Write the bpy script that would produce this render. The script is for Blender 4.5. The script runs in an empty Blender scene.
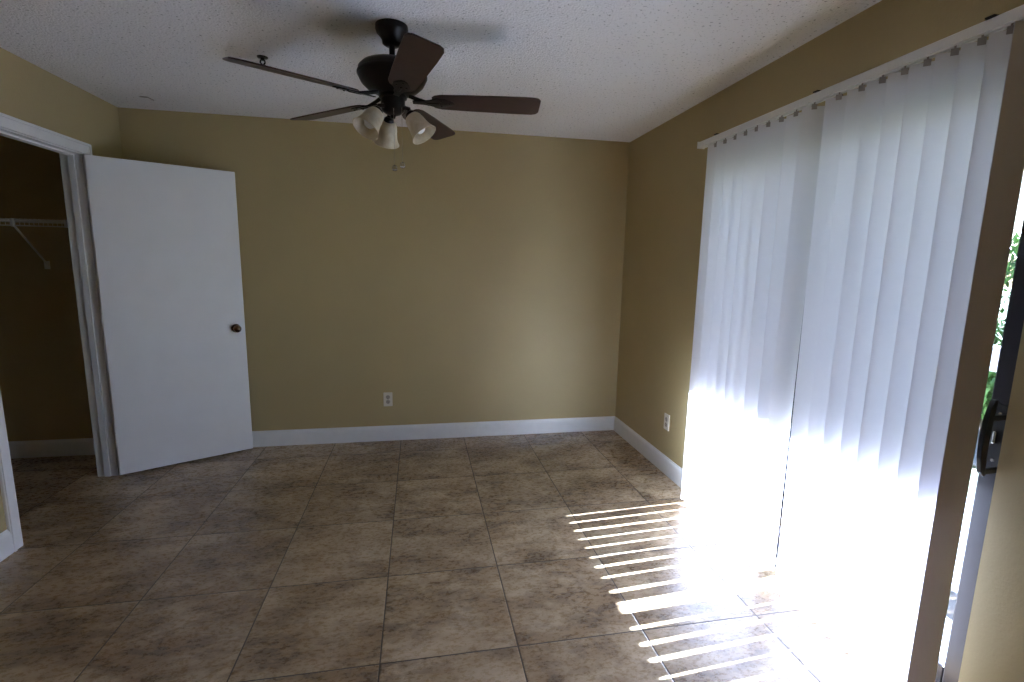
import bpy, bmesh, math, random
from mathutils import Vector, Matrix, noise
random.seed(7)
C = bpy.context.scene.collection
SC = bpy.context.scene
R_ = math.radians

# ------------------------------------------------------------------ camera
H = 2.44                      # ceiling height
D, XR, XL = 3.9625, 1.706, -1.983   # back wall, right wall, left wall planes
Y0 = -1.7                     # wall behind the camera
yaw, pitch, roll, FPX, CAMH = 0.18942, -0.15702, 0.01868, 491.302, 1.4491
cam_d = bpy.data.cameras.new('camera'); cam = bpy.data.objects.new('camera', cam_d); C.objects.link(cam)
F = Vector((math.sin(yaw)*math.cos(pitch), math.cos(yaw)*math.cos(pitch), math.sin(pitch)))
Rr = Vector((math.cos(yaw), -math.sin(yaw), 0)); U = Rr.cross(F)
X = Rr*math.cos(roll)+U*math.sin(roll); Y = U*math.cos(roll)-Rr*math.sin(roll)
m = Matrix((X, Y, -F)).transposed().to_4x4(); m.translation = Vector((0, 0, CAMH))
cam.matrix_world = m
cam_d.sensor_width = 36; cam_d.lens = FPX*36/1024; cam_d.clip_start = .02; cam_d.clip_end = 400
SC.camera = cam

# ------------------------------------------------------------------ sky, sun, exposure
SUN_EL, SUN_AZ = R_(43.4), R_(3.9)      # azimuth measured from +x (out of the window) toward the back wall
SUN_E, SKY_E, EXPO = 43.0, 0.12, 2.45
w = bpy.data.worlds.new('sky'); SC.world = w; w.use_nodes = True
nt = w.node_tree; bg = nt.nodes['Background']
sky = nt.nodes.new('ShaderNodeTexSky'); sky.sky_type = 'NISHITA'; sky.sun_disc = False
sky.sun_elevation = SUN_EL; sky.sun_rotation = R_(90)-SUN_AZ; sky.ozone_density = 3.0; sky.air_density = 1.0; sky.dust_density = 0.6
nt.links.new(sky.outputs[0], bg.inputs[0]); bg.inputs[1].default_value = SKY_E
sl = bpy.data.lights.new('sun', 'SUN'); sl.energy = SUN_E; sl.angle = R_(0.53); sl.color = (.63, .78, 1.0)
so = bpy.data.objects.new('sun', sl); C.objects.link(so); so.location = (12, 2, 12)
sd = Vector((-math.cos(SUN_EL)*math.cos(SUN_AZ), -math.cos(SUN_EL)*math.sin(SUN_AZ), -math.sin(SUN_EL)))
so.rotation_euler = sd.to_track_quat('-Z', 'Y').to_euler()
vs = SC.view_settings
SC.display_settings.display_device = 'sRGB'
vs.view_transform = 'Standard'; vs.look = 'None'; vs.gamma = 1; vs.exposure = EXPO; vs.use_curve_mapping = False
cy = SC.cycles
cy.use_denoising = True
cy.max_bounces = 14; cy.diffuse_bounces = 9; cy.glossy_bounces = 4; cy.transmission_bounces = 8; cy.transparent_max_bounces = 16
cy.sample_clamp_indirect = 40; cy.caustics_reflective = False; cy.caustics_refractive = False

# ------------------------------------------------------------------ materials
def srgb(r, g, b):
    f = lambda c: (c/12.92 if c <= .04045 else ((c+.055)/1.055)**2.4)
    return (f(r/255), f(g/255), f(b/255), 1)
class NT:
    def __init__(s, name):
        s.m = bpy.data.materials.new(name); s.m.use_nodes = True
        s.t = s.m.node_tree; s.b = s.t.nodes['Principled BSDF']; s.out = s.t.nodes['Material Output']
    def n(s, typ, **kw):
        q = s.t.nodes.new(typ)
        for k, v in kw.items(): setattr(q, k, v)
        return q
    def l(s, a, b): s.t.links.new(a, b)
    def math(s, op, a, b=None, c=None):
        q = s.n('ShaderNodeMath', operation=op)
        for i, v in enumerate((a, b, c)):
            if v is None: continue
            if isinstance(v, (int, float)): q.inputs[i].default_value = v
            else: s.l(v, q.inputs[i])
        return q.outputs[0]
    def noise(s, vec, scale, detail=2, rough=.5, w=None):
        q = s.n('ShaderNodeTexNoise'); q.inputs['Scale'].default_value = scale
        q.inputs['Detail'].default_value = detail; q.inputs['Roughness'].default_value = rough
        if w is not None:
            q.noise_dimensions = '4D'; s.l(w, q.inputs['W'])
        s.l(vec, q.inputs['Vector']); return q.outputs[0]
    def ramp(s, fac, stops):
        q = s.n('ShaderNodeValToRGB'); s.l(fac, q.inputs[0]); e = q.color_ramp.elements
        e[0].position, e[0].color = stops[0]; e[1].position, e[1].color = stops[1]
        for p, c in stops[2:]:
            z = e.new(p); z.color = c
        return q.outputs[0]
    def mix(s, fac, a, b, mode='MIX'):
        q = s.n('ShaderNodeMix', data_type='RGBA', blend_type=mode)
        if isinstance(fac, (int, float)): q.inputs[0].default_value = fac
        else: s.l(fac, q.inputs[0])
        for i, v in ((6, a), (7, b)):
            if isinstance(v, tuple): q.inputs[i].default_value = v
            else: s.l(v, q.inputs[i])
        return q.outputs[2]
    def bump(s, height, strength, dist):
        q = s.n('ShaderNodeBump'); q.inputs['Strength'].default_value = strength; q.inputs['Distance'].default_value = dist
        s.l(height, q.inputs['Height']); s.l(q.outputs[0], s.b.inputs['Normal']); return q
    def pos(s): return s.n('ShaderNodeNewGeometry').outputs['Position']
    def obj(s): return s.n('ShaderNodeTexCoord').outputs['Object']

def plain(name, col, rough=.5, metal=0, var=.06, scale=18, bump=0, spec=.5, bscale=80):
    k = NT(name); v = k.obj(); n = k.noise(v, scale, 3)
    dark = tuple(c*(1-var) for c in col[:3])+(1,); lite = tuple(min(1, c*(1+var)) for c in col[:3])+(1,)
    k.l(k.ramp(n, [(.3, dark), (.7, lite)]), k.b.inputs['Base Color'])
    k.b.inputs['Roughness'].default_value = rough; k.b.inputs['Metallic'].default_value = metal
    k.b.inputs['Specular IOR Level'].default_value = spec
    if bump: k.bump(k.noise(v, bscale, 3), .5, bump)
    return k.m
def wall_mat(name, col):
    k = NT(name); v = k.pos()
    n = k.noise(v, 1.3, 3)
    a = tuple(c*.95 for c in col[:3])+(1,); b = tuple(c*1.04 for c in col[:3])+(1,)
    k.l(k.ramp(n, [(.3, a), (.7, b)]), k.b.inputs['Base Color'])
    k.b.inputs['Roughness'].default_value = .55; k.b.inputs['Specular IOR Level'].default_value = .35
    h = k.math('ADD', k.noise(v, 110, 3, .55), k.math('MULTIPLY', k.noise(v, 38, 2), .7))
    k.bump(h, .45, .0016); return k.m
WALLC = (.46, .37, .195, 1)
M = {}
M['wall'] = wall_mat('tan_wall_paint', WALLC)
M['white'] = plain('white_trim_paint', (.80, .80, .80, 1), .4, var=.02, bump=.0003)
M['door'] = plain('white_door_paint', (.78, .78, .79, 1), .45, var=.02, scale=6, bump=.0005, bscale=60)
M['bronze'] = plain('dark_bronze_metal', (.018, .013, .012, 1), .35, .6, var=.2, scale=10)
M['motor'] = plain('oil_rubbed_bronze', (.012, .008, .007, 1), .38, .5, var=.25)
M['sash'] = plain('bronze_sash_metal', (.010, .007, .011, 1), .34, .1, var=.1)
M['black'] = plain('black_handle', (.01, .01, .01, 1), .35)
M['chrome'] = plain('worn_chrome', (.6, .58, .55, 1), .25, 1)
M['knob'] = plain('brown_knob_metal', (.07, .04, .025, 1), .22, .9)
M['plastic'] = plain('ivory_plastic', (.72, .68, .60, 1), .35, var=.02)
M['slot'] = plain('socket_face', (.40, .36, .32, 1), .4, var=.03)
M['dark'] = plain('dark_gap', (.02, .018, .016, 1), .8)
M['carrier'] = plain('carrier_plastic', (.33, .29, .27, 1), .4)
M['wire'] = plain('white_coated_wire', (.7, .7, .68, 1), .4)
M['bulb'] = plain('frosted_bulb', (.85, .85, .85, 1), .25, var=.01)
M['concrete'] = plain('patio_concrete', (.13, .135, .15, 1), .85, var=.12, scale=3, bump=.002)
M['soffit'] = plain('porch_paint', (.55, .54, .52, 1), .8, var=.05)
M['rail'] = plain('grey_rail_paint', (.35, .35, .38, 1), .6, var=.05)
M['bark'] = plain('bark', (.10, .07, .05, 1), .9, var=.4, bump=.004)
M['stucco'] = plain('outside_stucco', (.5, .47, .42, 1), .9, var=.05, bump=.003)

# espresso wood fan blade
k = NT('espresso_wood'); v = k.obj()
mp = k.n('ShaderNodeMapping'); mp.inputs['Scale'].default_value = (2, 22, 22); k.l(v, mp.inputs[0])
k.l(k.ramp(k.noise(mp.outputs[0], 3, 4, .6), [(.3, (.020, .008, .0065, 1)), (.7, (.038, .015, .012, 1))]), k.b.inputs['Base Color'])
k.b.inputs['Roughness'].default_value = .4; M['blade'] = k.m
# alabaster lamp shade
k = NT('alabaster_glass'); v = k.obj()
col = k.ramp(k.noise(v, 22, 4, .6), [(.3, (.62, .52, .36, 1)), (.7, (.82, .76, .62, 1))])
k.l(col, k.b.inputs['Base Color']); k.b.inputs['Roughness'].default_value = .3
tr = k.n('ShaderNodeBsdfTranslucent'); k.l(col, tr.inputs[0]); ms = k.n('ShaderNodeMixShader'); ms.inputs[0].default_value = .4
k.l(k.b.outputs[0], ms.inputs[1]); k.l(tr.outputs[0], ms.inputs[2]); k.l(ms.outputs[0], k.out.inputs[0]); M['shade'] = k.m
# blind vane: slightly translucent vinyl
def vane_mat(name, col, tcol, fac):
    k = NT(name); v = k.obj()
    n = k.noise(v, 30, 2)
    k.l(k.ramp(n, [(.3, tuple(c*.98 for c in col)+(1,)), (.7, col+(1,))]), k.b.inputs['Base Color'])
    k.b.inputs['Roughness'].default_value = .5; k.b.inputs['Specular IOR Level'].default_value = .3
    tr = k.n('ShaderNodeBsdfTranslucent'); tr.inputs[0].default_value = tcol+(1,)
    ms = k.n('ShaderNodeMixShader'); ms.inputs[0].default_value = fac
    k.l(k.b.outputs[0], ms.inputs[1]); k.l(tr.outputs[0], ms.inputs[2]); k.l(ms.outputs[0], k.out.inputs[0]); return k.m
M['vane'] = vane_mat('white_vinyl_vane', (.80, .78, .77), (.78, .76, .85), .30)
M['warm_vane'] = vane_mat('warm_vinyl_vane', (.80, .74, .62), (.62, .50, .36), .25)  # end vane: warmer tint, slightly less translucent than the white vanes
# window glass and clear pull beads
k = NT('window_glass')
t1 = k.n('ShaderNodeBsdfTransparent'); t1.inputs[0].default_value = (.97, .965, .975, 1)
g1 = k.n('ShaderNodeBsdfGlossy'); g1.inputs['Roughness'].default_value = .02
fr = k.n('ShaderNodeFresnel'); fr.inputs[0].default_value = 1.35
ms = k.n('ShaderNodeMixShader'); k.l(fr.outputs[0], ms.inputs[0]); k.l(t1.outputs[0], ms.inputs[1]); k.l(g1.outputs[0], ms.inputs[2])
k.l(ms.outputs[0], k.out.inputs[0]); M['glass'] = k.m
k = NT('clear_bead'); k.b.inputs['Base Color'].default_value = (.95, .95, .95, 1); k.b.inputs['Roughness'].default_value = .03
k.b.inputs['Transmission Weight'].default_value = .9; M['bead'] = k.m
# popcorn ceiling
k = NT('popcorn_ceiling'); v = k.pos()
n1 = k.noise(v, 150, 3, .6); vo = k.n('ShaderNodeTexVoronoi'); vo.inputs['Scale'].default_value = 95; k.l(v, vo.inputs[0])
h = k.math('ADD', n1, k.math('MULTIPLY', k.math('SUBTRACT', .6, vo.outputs['Distance']), .8))
pits = k.ramp(k.noise(v, 75, 1), [(.27, (.5, .5, .5, 1)), (.36, (1, 1, 1, 1))])
k.l(k.mix(1.0, (.82, .81, .82, 1), pits, 'MULTIPLY'), k.b.inputs['Base Color'])
k.b.inputs['Roughness'].default_value = .95; k.b.inputs['Specular IOR Level'].default_value = .1
k.bump(h, .6, .006); M['ceiling'] = k.m
# floor tiles
TS, TX, TY = .5128, -1.1786, 2.664
k = NT('mottled_floor_tile'); v = k.pos()
sp = k.n('ShaderNodeSeparateXYZ'); k.l(v, sp.inputs[0])
u_ = k.math('DIVIDE', k.math('SUBTRACT', sp.outputs[0], TX), TS); v_ = k.math('DIVIDE', k.math('SUBTRACT', sp.outputs[1], TY), TS)
iu = k.math('FLOOR', u_); iv = k.math('FLOOR', v_); fu = k.math('FRACT', u_); fv = k.math('FRACT', v_)
eu = k.math('MINIMUM', fu, k.math('SUBTRACT', 1, fu)); ev = k.math('MINIMUM', fv, k.math('SUBTRACT', 1, fv))
e = k.math('MINIMUM', eu, ev)
grout = k.math('LESS_THAN', e, .0048)
edge = k.n('ShaderNodeMapRange'); k.l(e, edge.inputs[0]); edge.inputs[1].default_value = .004; edge.inputs[2].default_value = .010
wn = k.n('ShaderNodeTexWhiteNoise', noise_dimensions='2D'); cb = k.n('ShaderNodeCombineXYZ'); k.l(iu, cb.inputs[0]); k.l(iv, cb.inputs[1]); k.l(cb.outputs[0], wn.inputs['Vector'])
rnd = k.math('MULTIPLY', wn.outputs['Value'], 40)
mp = k.n('ShaderNodeMapping'); mp.inputs['Scale'].default_value = (1.0, 1.9, 1); k.l(v, mp.inputs[0]); V = mp.outputs[0]
big = k.noise(V, 2.4, 8, .62, rnd); mid = k.noise(V, 5, 9, .66, rnd); fine = k.noise(V, 38, 6, .75, rnd); veins = k.noise(V, 9, 9, .72, rnd)
base = k.ramp(mid, [(.30, (.23, .150, .080, 1)), (.47, (.42, .305, .185, 1)), (.66, (.58, .45, .30, 1))])
rust = k.ramp(big, [(.44, (0, 0, 0, 1)), (.60, (1, 1, 1, 1))])
c1 = k.mix(k.math('MULTIPLY', rust, .80), base, (.26, .165, .085, 1))
dk = k.ramp(veins, [(.47, (0, 0, 0, 1)), (.55, (1, 1, 1, 1))])
c2 = k.mix(k.math('MULTIPLY', k.math('MULTIPLY', dk, k.ramp(big, [(.42, (0, 0, 0, 1)), (.58, (1, 1, 1, 1))])), .75), c1, (.115, .078, .052, 1))
c2 = k.mix(.5, c2, k.ramp(fine, [(.32, (.36, .36, .36, 1)), (.68, (.78, .78, .78, 1))]), 'SOFT_LIGHT')
c2 = k.mix(k.math('MULTIPLY', wn.outputs['Value'], .18), c2, (.16, .12, .09, 1))
c3 = k.mix(grout, c2, (.055, .04, .03, 1))
k.l(c3, k.b.inputs['Base Color'])
rg = k.math('ADD', k.math('MULTIPLY', fine, .16), .20); k.l(k.math('ADD', rg, k.math('MULTIPLY', grout, .35)), k.b.inputs['Roughness'])
k.b.inputs['Specular IOR Level'].default_value = .8
hh = k.math('ADD', edge.outputs[0], k.math('MULTIPLY', mid, .35)); k.bump(hh, .5, .0022); M['tile'] = k.m
# leaves and grass
k = NT('leaf_green'); v = k.pos()
col = k.ramp(k.noise(v, 5, 3), [(.3, (.035, .085, .02, 1)), (.7, (.10, .20, .045, 1))])
k.l(col, k.b.inputs['Base Color']); k.b.inputs['Roughness'].default_value = .5; M['leaf'] = k.m
k = NT('lawn'); v = k.pos()
k.l(k.ramp(k.noise(v, 3, 6, .7), [(.3, (.04, .055, .025, 1)), (.7, (.09, .10, .055, 1))]), k.b.inputs['Base Color'])
k.b.inputs['Roughness'].default_value = .9; k.bump(k.noise(v, 60, 3), .7, .03); M['lawn'] = k.m

# ------------------------------------------------------------------ mesh helpers
class MB:
    def __init__(s): s.bm = bmesh.new(); s.sm = False
    def box(s, x0, x1, y0, y1, z0, z1, mat=None, bev=0):
        r = bmesh.ops.create_cube(s.bm, size=1)['verts']
        T = Matrix.Translation(((x0+x1)/2, (y0+y1)/2, (z0+z1)/2)) @ Matrix.Diagonal((abs(x1-x0), abs(y1-y0), abs(z1-z0), 1))
        bmesh.ops.transform(s.bm, matrix=T, verts=r)
        if bev:
            es = list({e for v in r for e in v.link_edges})
            g = bmesh.ops.bevel(s.bm, geom=es, offset=bev, segments=2, affect='EDGES', profile=.5)
            r = list({v for f in g['faces'] for v in f.verts} | {v for v in r if v.is_valid})
        if mat: bmesh.ops.transform(s.bm, matrix=mat, verts=r)
        return s
    def lathe(s, prof, n=32, mat=None):
        rings = []
        for (r, z) in prof:
            if r < 1e-5: rings.append([s.bm.verts.new((0, 0, z))])
            else: rings.append([s.bm.verts.new((r*math.cos(2*math.pi*i/n), r*math.sin(2*math.pi*i/n), z)) for i in range(n)])
        for a, b in zip(rings, rings[1:]):
            for i in range(n):
                j = (i+1) % n
                q = [a[i % len(a)], a[j % len(a)], b[j % len(b)], b[i % len(b)]]
                q = [x for t, x in enumerate(q) if x not in q[:t]]
                if len(q) > 2: s.bm.faces.new(q)
        if mat: bmesh.ops.transform(s.bm, matrix=mat, verts=[v for r in rings for v in r])
        s.sm = True; return s
    def tube(s, pts, r, n=10, r2=None):
        pts = [Vector(p) for p in pts]; rings = []; up = None
        for i, p in enumerate(pts):
            d = (pts[min(i+1, len(pts)-1)]-pts[max(i-1, 0)]).normalized()
            if up is None or abs(up.dot(d)) > .98: up = Vector((0, 0, 1)) if abs(d.z) < .9 else Vector((1, 0, 0))
            a = d.cross(up).normalized(); b = a.cross(d).normalized()
            rr = r if r2 is None else r+(r2-r)*i/(len(pts)-1)
            rings.append([s.bm.verts.new(p+a*rr*math.cos(2*math.pi*t/n)+b*rr*math.sin(2*math.pi*t/n)) for t in range(n)])
        for a, b in zip(rings, rings[1:]):
            for i in range(n): s.bm.faces.new([a[i], a[(i+1) % n], b[(i+1) % n], b[i]])
        s.bm.faces.new(rings[0][::-1]); s.bm.faces.new(rings[-1]); s.sm = True; return s
    def prism(s, pts, z0, z1, mat=None, bev=0):
        a = [s.bm.verts.new((x, y, z0)) for x, y in pts]; b = [s.bm.verts.new((x, y, z1)) for x, y in pts]
        fs = [s.bm.faces.new(a[::-1]), s.bm.faces.new(b)]
        n = len(pts)
        for i in range(n): fs.append(s.bm.faces.new([a[i], a[(i+1) % n], b[(i+1) % n], b[i]]))
        vv = a+b
        if bev:
            es = [e for f in fs[:2] for e in f.edges]
            g = bmesh.ops.bevel(s.bm, geom=es, offset=bev, segments=2, affect='EDGES', profile=.5)
            vv = list({v for f in g['faces'] for v in f.verts} | {v for v in vv if v.is_valid} | {v for f in fs if f.is_valid for v in f.verts})
        if mat: bmesh.ops.transform(s.bm, matrix=mat, verts=vv)
        return s
    def build(s, name, mat, parent=None):
        bmesh.ops.recalc_face_normals(s.bm, faces=s.bm.faces)
        me = bpy.data.meshes.new(name); s.bm.to_mesh(me); s.bm.free()
        o = bpy.data.objects.new(name, me); C.objects.link(o)
        me.materials.append(M[mat])
        if s.sm:
            me.polygons.foreach_set('use_smooth', [True]*len(me.polygons))
            try: me.set_sharp_from_angle(angle=R_(38))
            except Exception: pass
        if parent: o.parent = parent
        return o
def tag(o, label, cat, group=None, kind=None):
    o['label'] = label; o['category'] = cat
    if group: o['group'] = group
    if kind: o['kind'] = kind
    return o
def thing(name, label, cat, loc=(0, 0, 0), rz=0, group=None, kind=None):
    o = bpy.data.objects.new(name, None); C.objects.link(o); o.location = loc; o.rotation_euler = (0, 0, rz); o.empty_display_size = .1
    return tag(o, label, cat, group, kind)

# ------------------------------------------------------------------ room shell
OY0, OY1, OZ = 1.104, 2.700, 2.06          # sliding door opening in the right wall
CY0, CY1, CZ = 2.700, 3.530, 2.050         # closet opening in the left wall
T = .12
CX0 = -3.5; CYN = 1.9                      # closet far side and near side
tag(MB().box(CX0-T, XR, Y0-T, D+T, -.10, 0).build('floor', 'tile'), 'mottled brown and tan square ceramic tile floor', 'floor', kind='structure')
tag(MB().box(CX0-T, XR+.16, Y0-T, D+T, H, H+.14).build('ceiling', 'ceiling'), 'white popcorn textured ceiling', 'ceiling', kind='structure')
tag(MB().box(CX0-T, XR+.16, D, D+T, -.1, H).build('wall_back', 'wall'), 'plain tan back wall behind the open door', 'wall', kind='structure')
tag(MB().box(CX0-T, XR+.16, Y0-T, Y0, -.1, H).build('wall_front', 'wall'), 'tan wall behind the camera', 'wall', kind='structure')
b = MB()
b.box(XR, XR+.16, Y0, OY0, -.1, H); b.box(XR, XR+.16, OY1, D, -.1, H); b.box(XR, XR+.16, OY0, OY1, OZ, H)
tag(b.build('wall_right', 'wall'), 'tan wall around the sliding glass door', 'wall', kind='structure')
b = MB()
b.box(XL-T, XL, Y0, CY0-.018, 0, H); b.box(XL-T, XL, CY1+.018, D, 0, H); b.box(XL-T, XL, CY0-.018, CY1+.018, CZ+.018, H)
tag(b.build('wall_left', 'wall'), 'tan wall around the dark closet opening', 'wall', kind='structure')
b = MB(); b.box(CX0-T, CX0, Y0, D, 0, H); b.box(CX0, XL-T, CYN-T, CYN, 0, H)
tag(b.build('wall_closet', 'wall'), 'tan inner walls of the dark closet', 'wall', kind='structure')

def bb(name, pts, label, side):
    """baseboard along the polyline of its wall face; side = inward normal"""
    (x0, y0), (x1, y1) = pts; nx, ny = side
    prof = [(0, 0), (.015, 0), (.015, .098), (.012, .110), (.006, .118), (.004, .124), (0, .124)]
    b = MB(); bm = b.bm
    A = [bm.verts.new((x0+nx*d, y0+ny*d, z)) for d, z in prof]; B = [bm.verts.new((x1+nx*d, y1+ny*d, z)) for d, z in prof]
    n = len(prof)
    for i in range(n): bm.faces.new([A[i], A[(i+1) % n], B[(i+1) % n], B[i]])
    bm.faces.new(A[::-1]); bm.faces.new(B)
    return tag(b.build(name, 'white'), label, 'baseboard', kind='structure')
bb('baseboard_back', [(XL, D), (XR, D)], 'white baseboard along the back wall', (0, -1))
bb('baseboard_right', [(XR, OY1+.004), (XR, D-.015)], 'white baseboard on the right wall under the outlet', (-1, 0))
bb('baseboard_right_near', [(XR, Y0), (XR, OY0-.01)], 'white baseboard at the near end of the right wall', (-1, 0))
bb('baseboard_left', [(XL, Y0), (XL, CY0-.068)], 'white baseboard left of the closet opening', (1, 0))
bb('baseboard_left_corner', [(XL, CY1+.068), (XL, D-.015)], 'short white baseboard behind the open door', (1, 0))
bb('baseboard_front', [(XL+.015, Y0), (XR-.015, Y0)], 'white baseboard on the wall behind the camera', (0, 1))
bb('baseboard_closet', [(CX0, D), (XL-T, D)], 'white baseboard on the back wall inside the closet', (0, -1))
bb('baseboard_closet_side', [(CX0, CYN), (CX0, D-.015)], 'white baseboard on the far side wall inside the closet', (1, 0))

# closet door casing (room side) and jamb lining with stop
CW = .068; cd = .016
b = MB()
b.box(XL, XL+cd, CY0-CW, CY0-.004, 0, CZ+.004, bev=.004)
b.box(XL, XL+cd, CY1+.004, CY1+CW, 0, CZ+.004, bev=.004)
b.box(XL, XL+cd, CY0-CW, CY1+CW, CZ+.004, CZ+CW+.004, bev=.004)
b.box(XL+cd*.6, XL+cd+.005, CY0-CW+.004, CY0-CW+.018, 0, CZ+CW, bev=.002)
b.box(XL+cd*.6, XL+cd+.005, CY1+CW-.018, CY1+CW-.004, 0, CZ+CW, bev=.002)
b.box(XL+cd*.6, XL+cd+.005, CY0-CW+.004, CY1+CW-.004, CZ+CW-.014, CZ+CW, bev=.002)
tag(b.build('trim_1', 'white'), 'white door casing around the closet opening', 'trim', kind='structure')
b = MB()
b.box(XL-T, XL-.001, CY0-.018, CY0, 0, CZ+.018); b.box(XL-T, XL-.001, CY1, CY1+.018, 0, CZ+.018); b.box(XL-T, XL-.001, CY0, CY1, CZ, CZ+.018)
b.box(XL-.075, XL-.040, CY0, CY0+.011, 0, CZ, bev=.002); b.box(XL-.075, XL-.040, CY1-.011, CY1, 0, CZ, bev=.002); b.box(XL-.075, XL-.040, CY0+.011, CY1-.011, CZ-.011, CZ, bev=.002)
tag(b.build('trim_2', 'white'), 'white door jamb lining the closet opening', 'trim', kind='structure')

# ------------------------------------------------------------------ closet door, swung open
HX, HY = -1.955, 3.500; EX, EY = -1.256, 3.887
ang = math.atan2(EY-HY, EX-HX); LEN = math.hypot(EX-HX, EY-HY)
door = thing('door_1', 'plain white flush door standing open against the back wall', 'door', (HX, HY, 0), ang, kind='structure')
MB().box(0, LEN, 0, .035, .014, 2.045, bev=.002).build('door_slab', 'door', door)
for z in (.25, 1.03, 1.82):
    b = MB(); b.box(-.003, .0, .002, .033, z-.045, z+.045)
    b.tube([(-.006, .040, z-.045), (-.006, .040, z+.045)], .006, 10)
    b.build('hinge', 'white', door)
for sgn, y in ((-1, 0), (1, .035)):
    kn = MB().lathe([(0, 0), (.031, 0), (.031, .004), (.024, .009), (.012, .012), (.011, .030), (.020, .036), (.026, .046), (.0265, .053), (.023, .061), (.012, .066), (0, .067)], 28,
        Matrix.Translation((LEN-.060, y, .945)) @ Matrix.Rotation(-sgn*math.pi/2, 4, 'X')).build('door_knob', 'knob', door)
    kn['label'] = 'small brown metal door knob'
MB().box(LEN-.0005, LEN+.0012, .006, .029, .915, .975).build('latch_plate', 'knob', door)

# ------------------------------------------------------------------ closet wire shelf
SY, SZ, SX0, SX1 = 3.655, 1.662, CX0+.002, XL-T-.002
sh = thing('wire_shelf', 'white wire closet shelf with a diagonal brace in the dark closet', 'shelf', (0, 0, 0))
b = MB()
for y, z in ((SY, SZ), (SY, SZ-.038), (D-.012, SZ), ((SY+D)/2, SZ-.004)): b.tube([(SX0, y, z), (SX1, y, z)], .0035, 8)
b.build('shelf_rail', 'wire', sh)
b = MB()
x = SX0+.02
while x < SX1:
    b.tube([(x, D-.012, SZ+.004), (x, SY, SZ+.004), (x, SY-.002, SZ-.038)], .0016, 5); x += .0254
b.build('shelf_wires', 'wire', sh)
for x in (-2.455, -3.2):
    b = MB(); b.tube([(x-.02, SY, SZ-.03), (x-.055, D-.004, 1.385)], .006, 8); b.box(x-.072, x-.040, D-.008, D, 1.350, 1.405, bev=.002)
    b.box(x-.028, x-.012, SY-.006, SY+.01, SZ-.045, SZ+.006, bev=.002)
    b.build('shelf_brace', 'wire', sh)
MB().box(-2.195, -2.180, SY-.006, SY+.008, SZ-.043, SZ+.006, bev=.002).build('shelf_clip', 'wire', sh)
MB().box(SX1-.02, SX1, SY-.01, SY+.03, SZ-.05, SZ+.012, bev=.002).build('end_bracket', 'wire', sh)

# ------------------------------------------------------------------ wall outlets
def outlet(loc, rz, label):
    t = thing('wall_outlet', label, 'outlet', loc, rz, 'duplex wall outlets')
    MB().box(-.035, .035, -.006, 0, -.0575, .0575, bev=.003).build('cover_plate', 'plastic', t)
    for z in (.0195, -.0195):
        f = MB().lathe([(0, 0), (.0165, 0), (.0165, .002), (0, .002)], 24, Matrix.Translation((0, -.0055, z)) @ Matrix.Rotation(math.pi/2, 4, 'X')).build('socket', 'slot', t)
        s = MB(); s.box(-.0075, -.0055, -.0085, -.0070, z+.001, z+.009); s.box(.0055, .0075, -.0085, -.0070, z+.001, z+.008); s.box(-.0022, .0022, -.0085, -.0070, z-.010, z-.005)
        s.build('socket_slots', 'dark', f)
    MB().lathe([(0, 0), (.0035, 0), (.003, .0015), (0, .002)], 14, Matrix.Translation((0, -.006, 0)) @ Matrix.Rotation(math.pi/2, 4, 'X')).build('screw', 'chrome', t)
outlet((-.251, D, .345), 0, 'ivory duplex outlet low in the middle of the back wall')
outlet((XR, 3.057, .368), -math.pi/2, 'ivory duplex outlet on the right wall beside the blinds')

# ------------------------------------------------------------------ ceiling fan
FX, FY = -.1, 2.342
fan = thing('ceiling_fan', 'dark bronze five blade ceiling fan with three cream bell lamp shades', 'ceiling fan', (FX, FY, H))
MB().lathe([(0, 0), (.068, 0), (.069, -.016), (.064, -.030), (.050, -.044), (.042, -.058), (.040, -.072), (.028, -.080), (0, -.081)], 40).build('canopy', 'motor', fan)
MB().lathe([(.0125, -.07), (.0125, -.150)], 20).build('downrod', 'motor', fan)
MB().lathe([(0, -.138), (.030, -.139), (.045, -.145), (.095, -.150), (.128, -.161), (.143, -.176), (.146, -.198), (.143, -.214), (.132, -.234), (.108, -.256), (.080, -.270), (.060, -.280), (0, -.282)], 56).build('motor_housing', 'motor', fan)
MB().lathe([(.1465, -.190), (.149, -.194), (.149, -.202), (.1465, -.206)], 56).build('motor_band', 'motor', fan)
MB().lathe([(0, -.275), (.058, -.276), (.060, -.290), (.052, -.296), (.052, -.330), (.046, -.345), (.030, -.356), (.012, -.362), (.008, -.374), (0, -.376)], 40).build('switch_housing', 'motor', fan)
BZ = -.300
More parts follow.
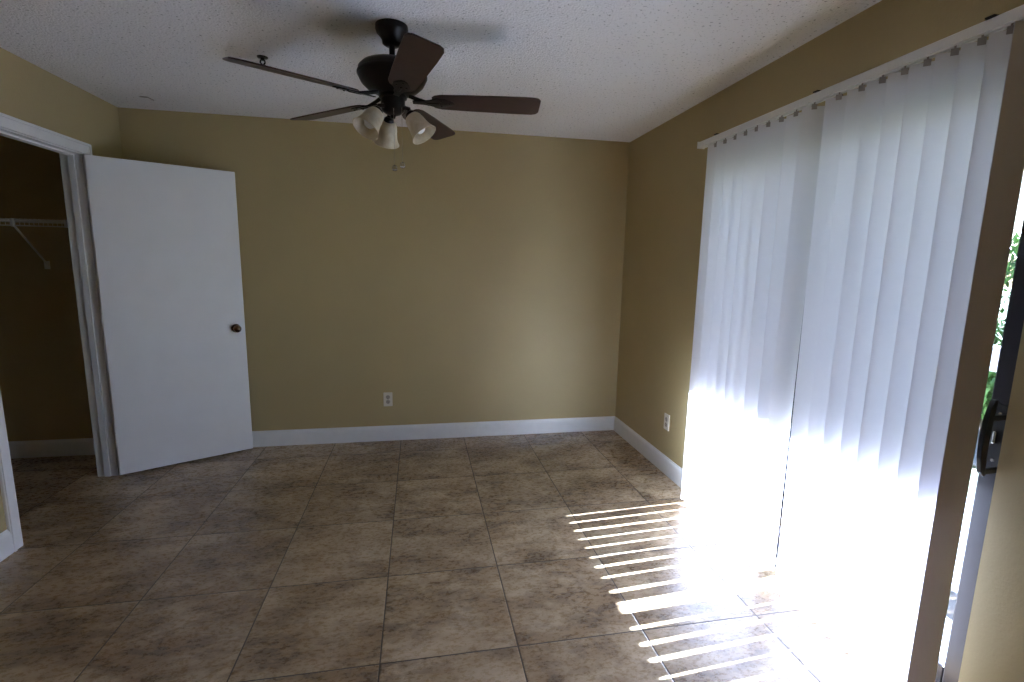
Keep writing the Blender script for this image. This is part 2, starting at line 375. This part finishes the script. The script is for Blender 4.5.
for i in range(5):
    a = R_(-6+72*i)
    Rz = Matrix.Rotation(a, 4, 'Z'); Tl = Matrix.Translation((0, 0, BZ))
    P = Matrix.Rotation(R_(-13), 4, 'X')
    # blade outline, length along x
    pts = []
    r0, r1 = .170, .645
    prof = [(r0, .034), (r0+.012, .046), (r0+.04, .055), (r0+.15, .060), (r1-.12, .066), (r1-.03, .067), (r1-.010, .060), (r1, .045)]
    pts = [(x, -y) for x, y in prof]+[(x, y) for x, y in prof[::-1]]
    MB().prism(pts, 0, .006, Rz @ Tl @ P, bev=.0015).build('fan_blade', 'blade', fan)
    br = MB()
    br.prism([(.085, -.012), (.13, -.013), (.160, -.020), (.190, -.036), (.225, -.034), (.260, -.012), (.267, 0), (.260, .012), (.225, .034), (.190, .036), (.160, .020), (.13, .013), (.085, .012)],
             -.0045, -.0005, Rz @ Tl @ P, bev=.001)
    br.tube([Rz @ Vector((.070, 0, BZ+.022)), Rz @ Vector((.105, 0, BZ+.010)), Rz @ Vector((.150, 0, BZ-.001)), Rz @ Vector((.20, 0, BZ-.003))], .009, 10, .006)
    for sx, sy in ((.210, -.02), (.210, .02), (.245, 0)):
        br.lathe([(0, -.0085), (.004, -.0075), (.005, -.0045), (.005, -.003)], 10, Rz @ Tl @ P @ Matrix.Translation((sx, sy, 0)))
    br.build('blade_bracket', 'motor', fan)
for deg in (-22, 106, 220):
    a = R_(deg); d = Vector((math.cos(a), math.sin(a), 0))
    c0 = Vector((0, 0, -.335)) + d*.035
    neck = Vector((0, 0, -.360)) + d*.080
    arm = MB().tube([c0, c0+d*.018+Vector((0, 0, .004)), c0+d*.038+Vector((0, 0, -.002)), neck+Vector((0, 0, .002))], .009, 12)
    axis = (d*math.sin(R_(36)) + Vector((0, 0, -math.cos(R_(36))))).normalized()
    Q = Matrix.Translation(neck) @ axis.to_track_quat('Z', 'Y').to_matrix().to_4x4()
    arm.lathe([(0, -.012), (.014, -.012), (.022, -.004), (.0235, .010), (.0235, .016)], 24, Q)
    arm = arm.build('lamp_arm', 'motor', fan)
    o_ = [(.022, .006), (.030, .010), (.037, .022), (.041, .040), (.043, .060), (.047, .080), (.054, .098), (.060, .108)]
    i_ = [(r-.0025, z) for r, z in o_[::-1]]
    MB().lathe(o_+i_, 40, Q).build('lamp_shade', 'shade', fan)
    MB().lathe([(0, .012), (.012, .012), (.013, .030), (.020, .045), (.0265, .062), (.026, .075), (.017, .088), (0, .093)], 24, Q).build('light_bulb', 'bulb', fan)
def pull(dx, dy, z0, z1):
    b = MB(); z = z0
    b.tube([(dx, dy, z0), (dx, dy, z1)], .0009, 6)
    b = b.build('pull_chain', 'chrome', fan)
    g = MB().lathe([(0, .002), (.004, 0), (.0105, -.007), (.012, -.014), (.0095, -.022), (0, -.026)], 16, Matrix.Translation((dx, dy, z1))).build('pull_bead', 'bead', b)
    g['label'] = 'clear glass pull bead'
pull(.038, -.036, -.335, -.562)
pull(.004, -.046, -.340, -.578)

# fire sprinkler and paint scar on the ceiling
sp_ = thing('fire_sprinkler', 'small dark pendant sprinkler head on the ceiling left of the fan', 'sprinkler', (-.750, 2.825, H))
MB().lathe([(0, 0), (.026, 0), (.024, -.004), (.010, -.007), (.009, -.016), (0, -.016)], 20).build('escutcheon', 'motor', sp_)
MB().tube([(-.009, 0, -.014), (-.011, 0, -.026), (-.003, 0, -.038)], .0040, 6).tube([(.009, 0, -.014), (.011, 0, -.026), (.003, 0, -.038)], .0040, 6).build('frame_arms', 'motor', sp_)
MB().lathe([(0, -.036), (.015, -.038), (.015, -.040), (0, -.0405)], 16).build('deflector', 'motor', sp_)
hk = MB().tube([(-1.700, 3.655, H-.004), (-1.655, 3.650, H-.006), (-1.650, 3.690, H-.006), (-1.652, 3.72, H-.003)], .0035, 6).build('ceiling_hook', 'carrier')
tag(hk, 'tiny bent hook in the ceiling corner above the open door', 'hook')

# ------------------------------------------------------------------ sliding glass door in the right wall
FXa, FXb = XR+.045, XR+.145
b = MB()
b.box(FXa, FXb, OY0, OY0+.022, 0, OZ); b.box(FXa, FXb, OY1-.022, OY1, 0, OZ); b.box(FXa, FXb, OY0+.022, OY1-.022, OZ-.03, OZ)
tag(b.build('trim_3', 'sash'), 'dark bronze metal frame around the sliding glass door', 'trim', kind='structure')
b = MB(); b.box(XR-.0, XR+.16, OY0, OY1, -.03, .004)
for xx in (FXa+.012, FXa+.045, FXb-.012): b.box(xx-.002, xx+.002, OY0+.022, OY1-.022, .004, .020)
b.box(FXa-.010, FXa+.004, OY0, OY1, .0, .022)
tag(b.build('trim_4', 'chrome'), 'metal sill track under the sliding glass door', 'trim', kind='structure')
MID = 1.900
def panel(name, xa, xb, y0, y1, label):
    t = thing(name, label, 'door', ((xa+xb)/2, (y0+y1)/2, .020), 0, kind='structure')
    hx = (xb-xa)/2; hy = (y1-y0)/2; Z = OZ-.055
    w0 = .062; w1 = .052
    if name == 'door_2': w1 = .042
    else: w0 = .042
    MB().box(-hx, hx, -hy, -hy+w0, 0, Z, bev=.006).build('stile', 'sash', t)
    MB().box(-hx, hx, hy-w1, hy, 0, Z, bev=.006).build('stile', 'sash', t)
    MB().box(-hx, hx, -hy+w0, hy-w1, 0, .085, bev=.004).build('bottom_rail', 'sash', t)
    MB().box(-hx, hx, -hy+w0, hy-w1, Z-.055, Z, bev=.004).build('top_rail', 'sash', t)
    MB().box(-.002, .002, -hy+w0-.004, hy-w1+.004, .080, Z-.050).build('glass_pane', 'glass', t)
    return t
# sliding leaf (near, room side), its lock stile against the near jamb
sl_y0 = OY0+.022
leaf = panel('door_2', FXa+.008, FXa+.038, sl_y0, MID+.021, 'sliding glass door leaf with black pull handle beside the near wall')
panel('door_3', FXa+.054, FXa+.086, MID-.021, OY1-.020, 'fixed glass door leaf behind the far half of the blinds')
lx = (FXa+.008+FXa+.038)/2; ly = (sl_y0+MID+.021)/2
x0 = -.015; y0 = -(MID+.021-sl_y0)/2
pl = MB().box(x0-.006, x0, y0+.004, y0+.044, .820, 1.030, bev=.002).build('lock_plate', 'black', leaf)
b = MB()
for zz in (.850, 1.000): b.lathe([(0, 0), (.006, 0), (.005, .0025), (0, .003)], 14, Matrix.Translation((x0-.006, y0+.024, zz)) @ Matrix.Rotation(-math.pi/2, 4, 'Y'))
b.build('screws', 'chrome', pl)
lv = MB().box(x0-.020, x0-.006, y0+.020, y0+.028, .905, .945, bev=.003).build('lock_lever', 'chrome', pl)
b = MB()
for zz in (.828, .998): b.box(x0-.070, x0-.004, y0-.002, y0+.012, zz-.010, zz+.006, bev=.002)
b.prism([(dx-.048, z) for dx, z in [(-.028, .812), (-.040, .825), (-.050, .87), (-.052, .93), (-.049, .99), (-.040, 1.035), (-.033, 1.052), (-.020, 1.052), (-.024, 1.02), (-.028, .97), (-.029, .93), (-.028, .87), (-.022, .812)]],
        0, .014, Matrix(((1, 0, 0, x0+.006), (0, 0, 1, y0-.003), (0, 1, 0, 0), (0, 0, 0, 1))), bev=.002)
b.build('pull_handle', 'black', leaf)

# ------------------------------------------------------------------ vertical blind
PX = 1.612                       # line the vanes hang from
blind = thing('vertical_blind', 'white vertical blind of hanging vanes covering the sliding glass door', 'blind', (PX, 2.0, 0))
HY0, HY1 = .90-2.0, 2.722-2.0
b = MB()
b.prism([(-.020, 2.124), (-.020, 2.153), (-.015, 2.157), (.018, 2.157), (.020, 2.153), (.020, 2.124), (.006, 2.124), (.006, 2.130), (-.006, 2.130), (-.006, 2.124)], HY0, HY1,
        Matrix(((1, 0, 0, 0), (0, 0, 1, 0), (0, 1, 0, 0), (0, 0, 0, 1))))
b.build('headrail', 'white', blind)
MB().box(-.024, .024, HY1, HY1+.006, 2.121, 2.159, bev=.002).build('end_cap', 'white', blind)
for y in (2.55, 1.86, 1.235):
    b = MB(); b.box(.012, XR-PX-.001, y-2.0-.015, y-2.0+.015, 2.157, 2.162); b.box(XR-PX-.004, XR-PX-.001, y-2.0-.015, y-2.0+.015, 2.14, 2.20)
    b.box(-.026, .014, y-2.0-.012, y-2.0+.012, 2.156, 2.161, bev=.001)
    b.build('mounting_bracket', 'bronze', blind)
# (y of each vane's room side edge, tilt from closed in degrees, twist of its foot)
SLOTS = [(2.611, .014), (2.532, .015), (2.446, .020), (2.360, .014), (2.280, .013), (2.195, .014), (2.116, .020), (2.034, .014), (1.934, .018),
         (1.823, .076), (1.700, .012), (1.618, .022), (1.540, .022), (1.460, .012), (1.380, .020), (1.302, .012), (1.228, .012), (1.157, .010), (1.082, .010)]
W = .089
VL = []                          # (y of the room side edge, tilt, twist of the foot) of every vane, from the uneven slots between them
for (c0, w0), (c1, w1) in zip(SLOTS, SLOTS[1:]):
    a_, b_ = c0-w0/2, c1+w1/2
    VL.append((a_, math.degrees(math.acos(min(.98, (a_-b_)/W))), 0))
VL[-1] = (1.1535, 78, 0)
VL += [(1.1522, 78, 0), (1.151, 78, 0)]      # two extra vanes added behind the warmer last one to block light
VL[8] = (1.906, 62, -18, .008)
VL[9] = (1.797, 40, -10, -.017)
ZT, ZB = 2.110, .028
for yl, th, tw, *lean in VL:
    th = R_(th); py = yl-.5*W*math.cos(th)
    b = MB(); bm = b.bm; NZ, NU = 14, 8; grid = []
    for iz in range(NZ+1):
        fz = iz/NZ; z = ZT+(ZB-ZT)*fz; tt = th+R_(tw)*fz
        t_ = Vector((-math.sin(tt), math.cos(tt), 0)); n_ = Vector((-math.cos(tt), -math.sin(tt), 0))
        row = []
        for iu in range(NU+1):
            s = iu/NU*2-1
            row.append(bm.verts.new(Vector((0, py-2.0+(lean[0] if lean else 0)*fz, z)) + t_*(s*W/2) + n_*(.0045*(1-s*s)-.002)))
        grid.append(row)
    for iz in range(NZ):
        for iu in range(NU): bm.faces.new([grid[iz][iu], grid[iz][iu+1], grid[iz+1][iu+1], grid[iz+1][iu]])
    b.sm = True; end = yl == VL[-1][0]; vo_ = b.build('vane', 'warm_vane' if end else 'vane', blind)
    if end: vo_['label'] = 'warm-toned end vane'
    Tm = Matrix.Translation((0, py-2.0, 0)) @ Matrix.Rotation(th, 4, 'Z')
    MB().box(-.0035, .0035, -.010, .010, 2.098, 2.119, Tm, bev=.001).tube([(0, py-2.0, 2.115), (0, py-2.0, 2.132)], .0028, 8).build('vane_hanger', 'carrier', vo_)

# ------------------------------------------------------------------ outside: porch, yard
XO = XR+.16; XE = 3.48
tag(MB().box(XO, XE+.15, -5, 9, -.16, -.04, bev=.01).build('patio', 'concrete'), 'sunlit concrete patio slab outside the glass door', 'patio', kind='structure')
tag(MB().box(XE+.15, 60, -40, 50, -.30, -.09).build('ground', 'lawn'), 'lawn beyond the patio', 'ground', kind='structure')
tag(MB().box(XE+.9, XE+2.1, -14, 20, -.12, -.075, bev=.01).build('path', 'concrete'), 'pale concrete walkway beyond the patio', 'path', kind='structure')
tag(MB().box(XO, XE, -5, 9, 2.50, 2.68).build('porch_ceiling', 'soffit'), 'porch roof slab over the patio', 'roof', kind='structure')
tag(MB().box(XO, XO+.02, -5, OY0-.0, -.04, 2.5).box(XO, XO+.02, OY1, 9, -.04, 2.5).box(XO, XO+.02, OY0, OY1, OZ, 2.5).build('exterior_wall', 'stucco'), 'stucco outer face of the house wall', 'wall', kind='structure')
rl = thing('porch_railing', 'grey railing along the edge of the patio', 'railing', (3.40, 2.0, -.04))
MB().box(-.05, .05, -6.5, 6.5, .99, 1.05, bev=.006).build('top_rail', 'rail', rl)
MB().box(-.02, .02, -6.5, 6.5, .90, .99, bev=.004).build('under_rail', 'rail', rl)
for y in (-6.4, -4.2, -2.0, 2.2, 4.4, 6.4): MB().box(-.045, .045, y-.045, y+.045, 0, .99, bev=.005).build('railing_post', 'rail', rl)
def shrub(loc, rx, ry, h, n, label, seed, name='shrub', cat='shrub'):
    rnd = random.Random(seed)
    t = thing(name, label, cat, loc)
    b = MB()
    for i in range(n):
        u = rnd.uniform(-1, 1); a = rnd.uniform(0, 2*math.pi); r = rnd.uniform(.6, 1)
        s = math.sqrt(1-u*u); p = Vector((s*math.cos(a)*rx*r, s*math.sin(a)*ry*r, h*.55+u*h*.45*r))
        p += noise.noise_vector(p*1.7)*.18
        q = Matrix.Rotation(rnd.uniform(0, 6.28), 3, 'Z') @ Matrix.Rotation(rnd.uniform(-1.2, 1.2), 3, 'X')
        L_, W_ = rnd.uniform(.05, .09), rnd.uniform(.02, .035)
        vv = [b.bm.verts.new(p+q @ Vector(c)) for c in ((0, -L_, 0), (W_, 0, .008), (0, L_, 0), (-W_, 0, .008))]
        b.bm.faces.new(vv)
    b.build('foliage', 'leaf', t)
    b = MB()
    for i in range(5):
        a = i*1.26; b.tube([(0, 0, 0), (.1*rx*math.cos(a), .1*ry*math.sin(a), h*.2), (.45*rx*math.cos(a), .45*ry*math.sin(a), h*.6)], .03, 7, .01)
    b.build('branches', 'bark', t)
shrub((7.2, 4.9, -.09), 1.0, 1.6, 2.1, 5000, 'tall rounded green shrub seen through the gap beside the blinds', 3)
shrub((7.4, 1.1, -.09), .9, 1.3, 1.8, 3500, 'rounded green shrub hidden farther along the yard', 4)
shrub((7.6, 8.2, -.09), 1.1, 1.5, 2.3, 3500, 'tall green shrub at the far end of the yard', 5)
shrub((5.2, 3.5, -.09), .45, .6, .9, 2500, 'low green bush in front of the tall rounded shrub', 6)
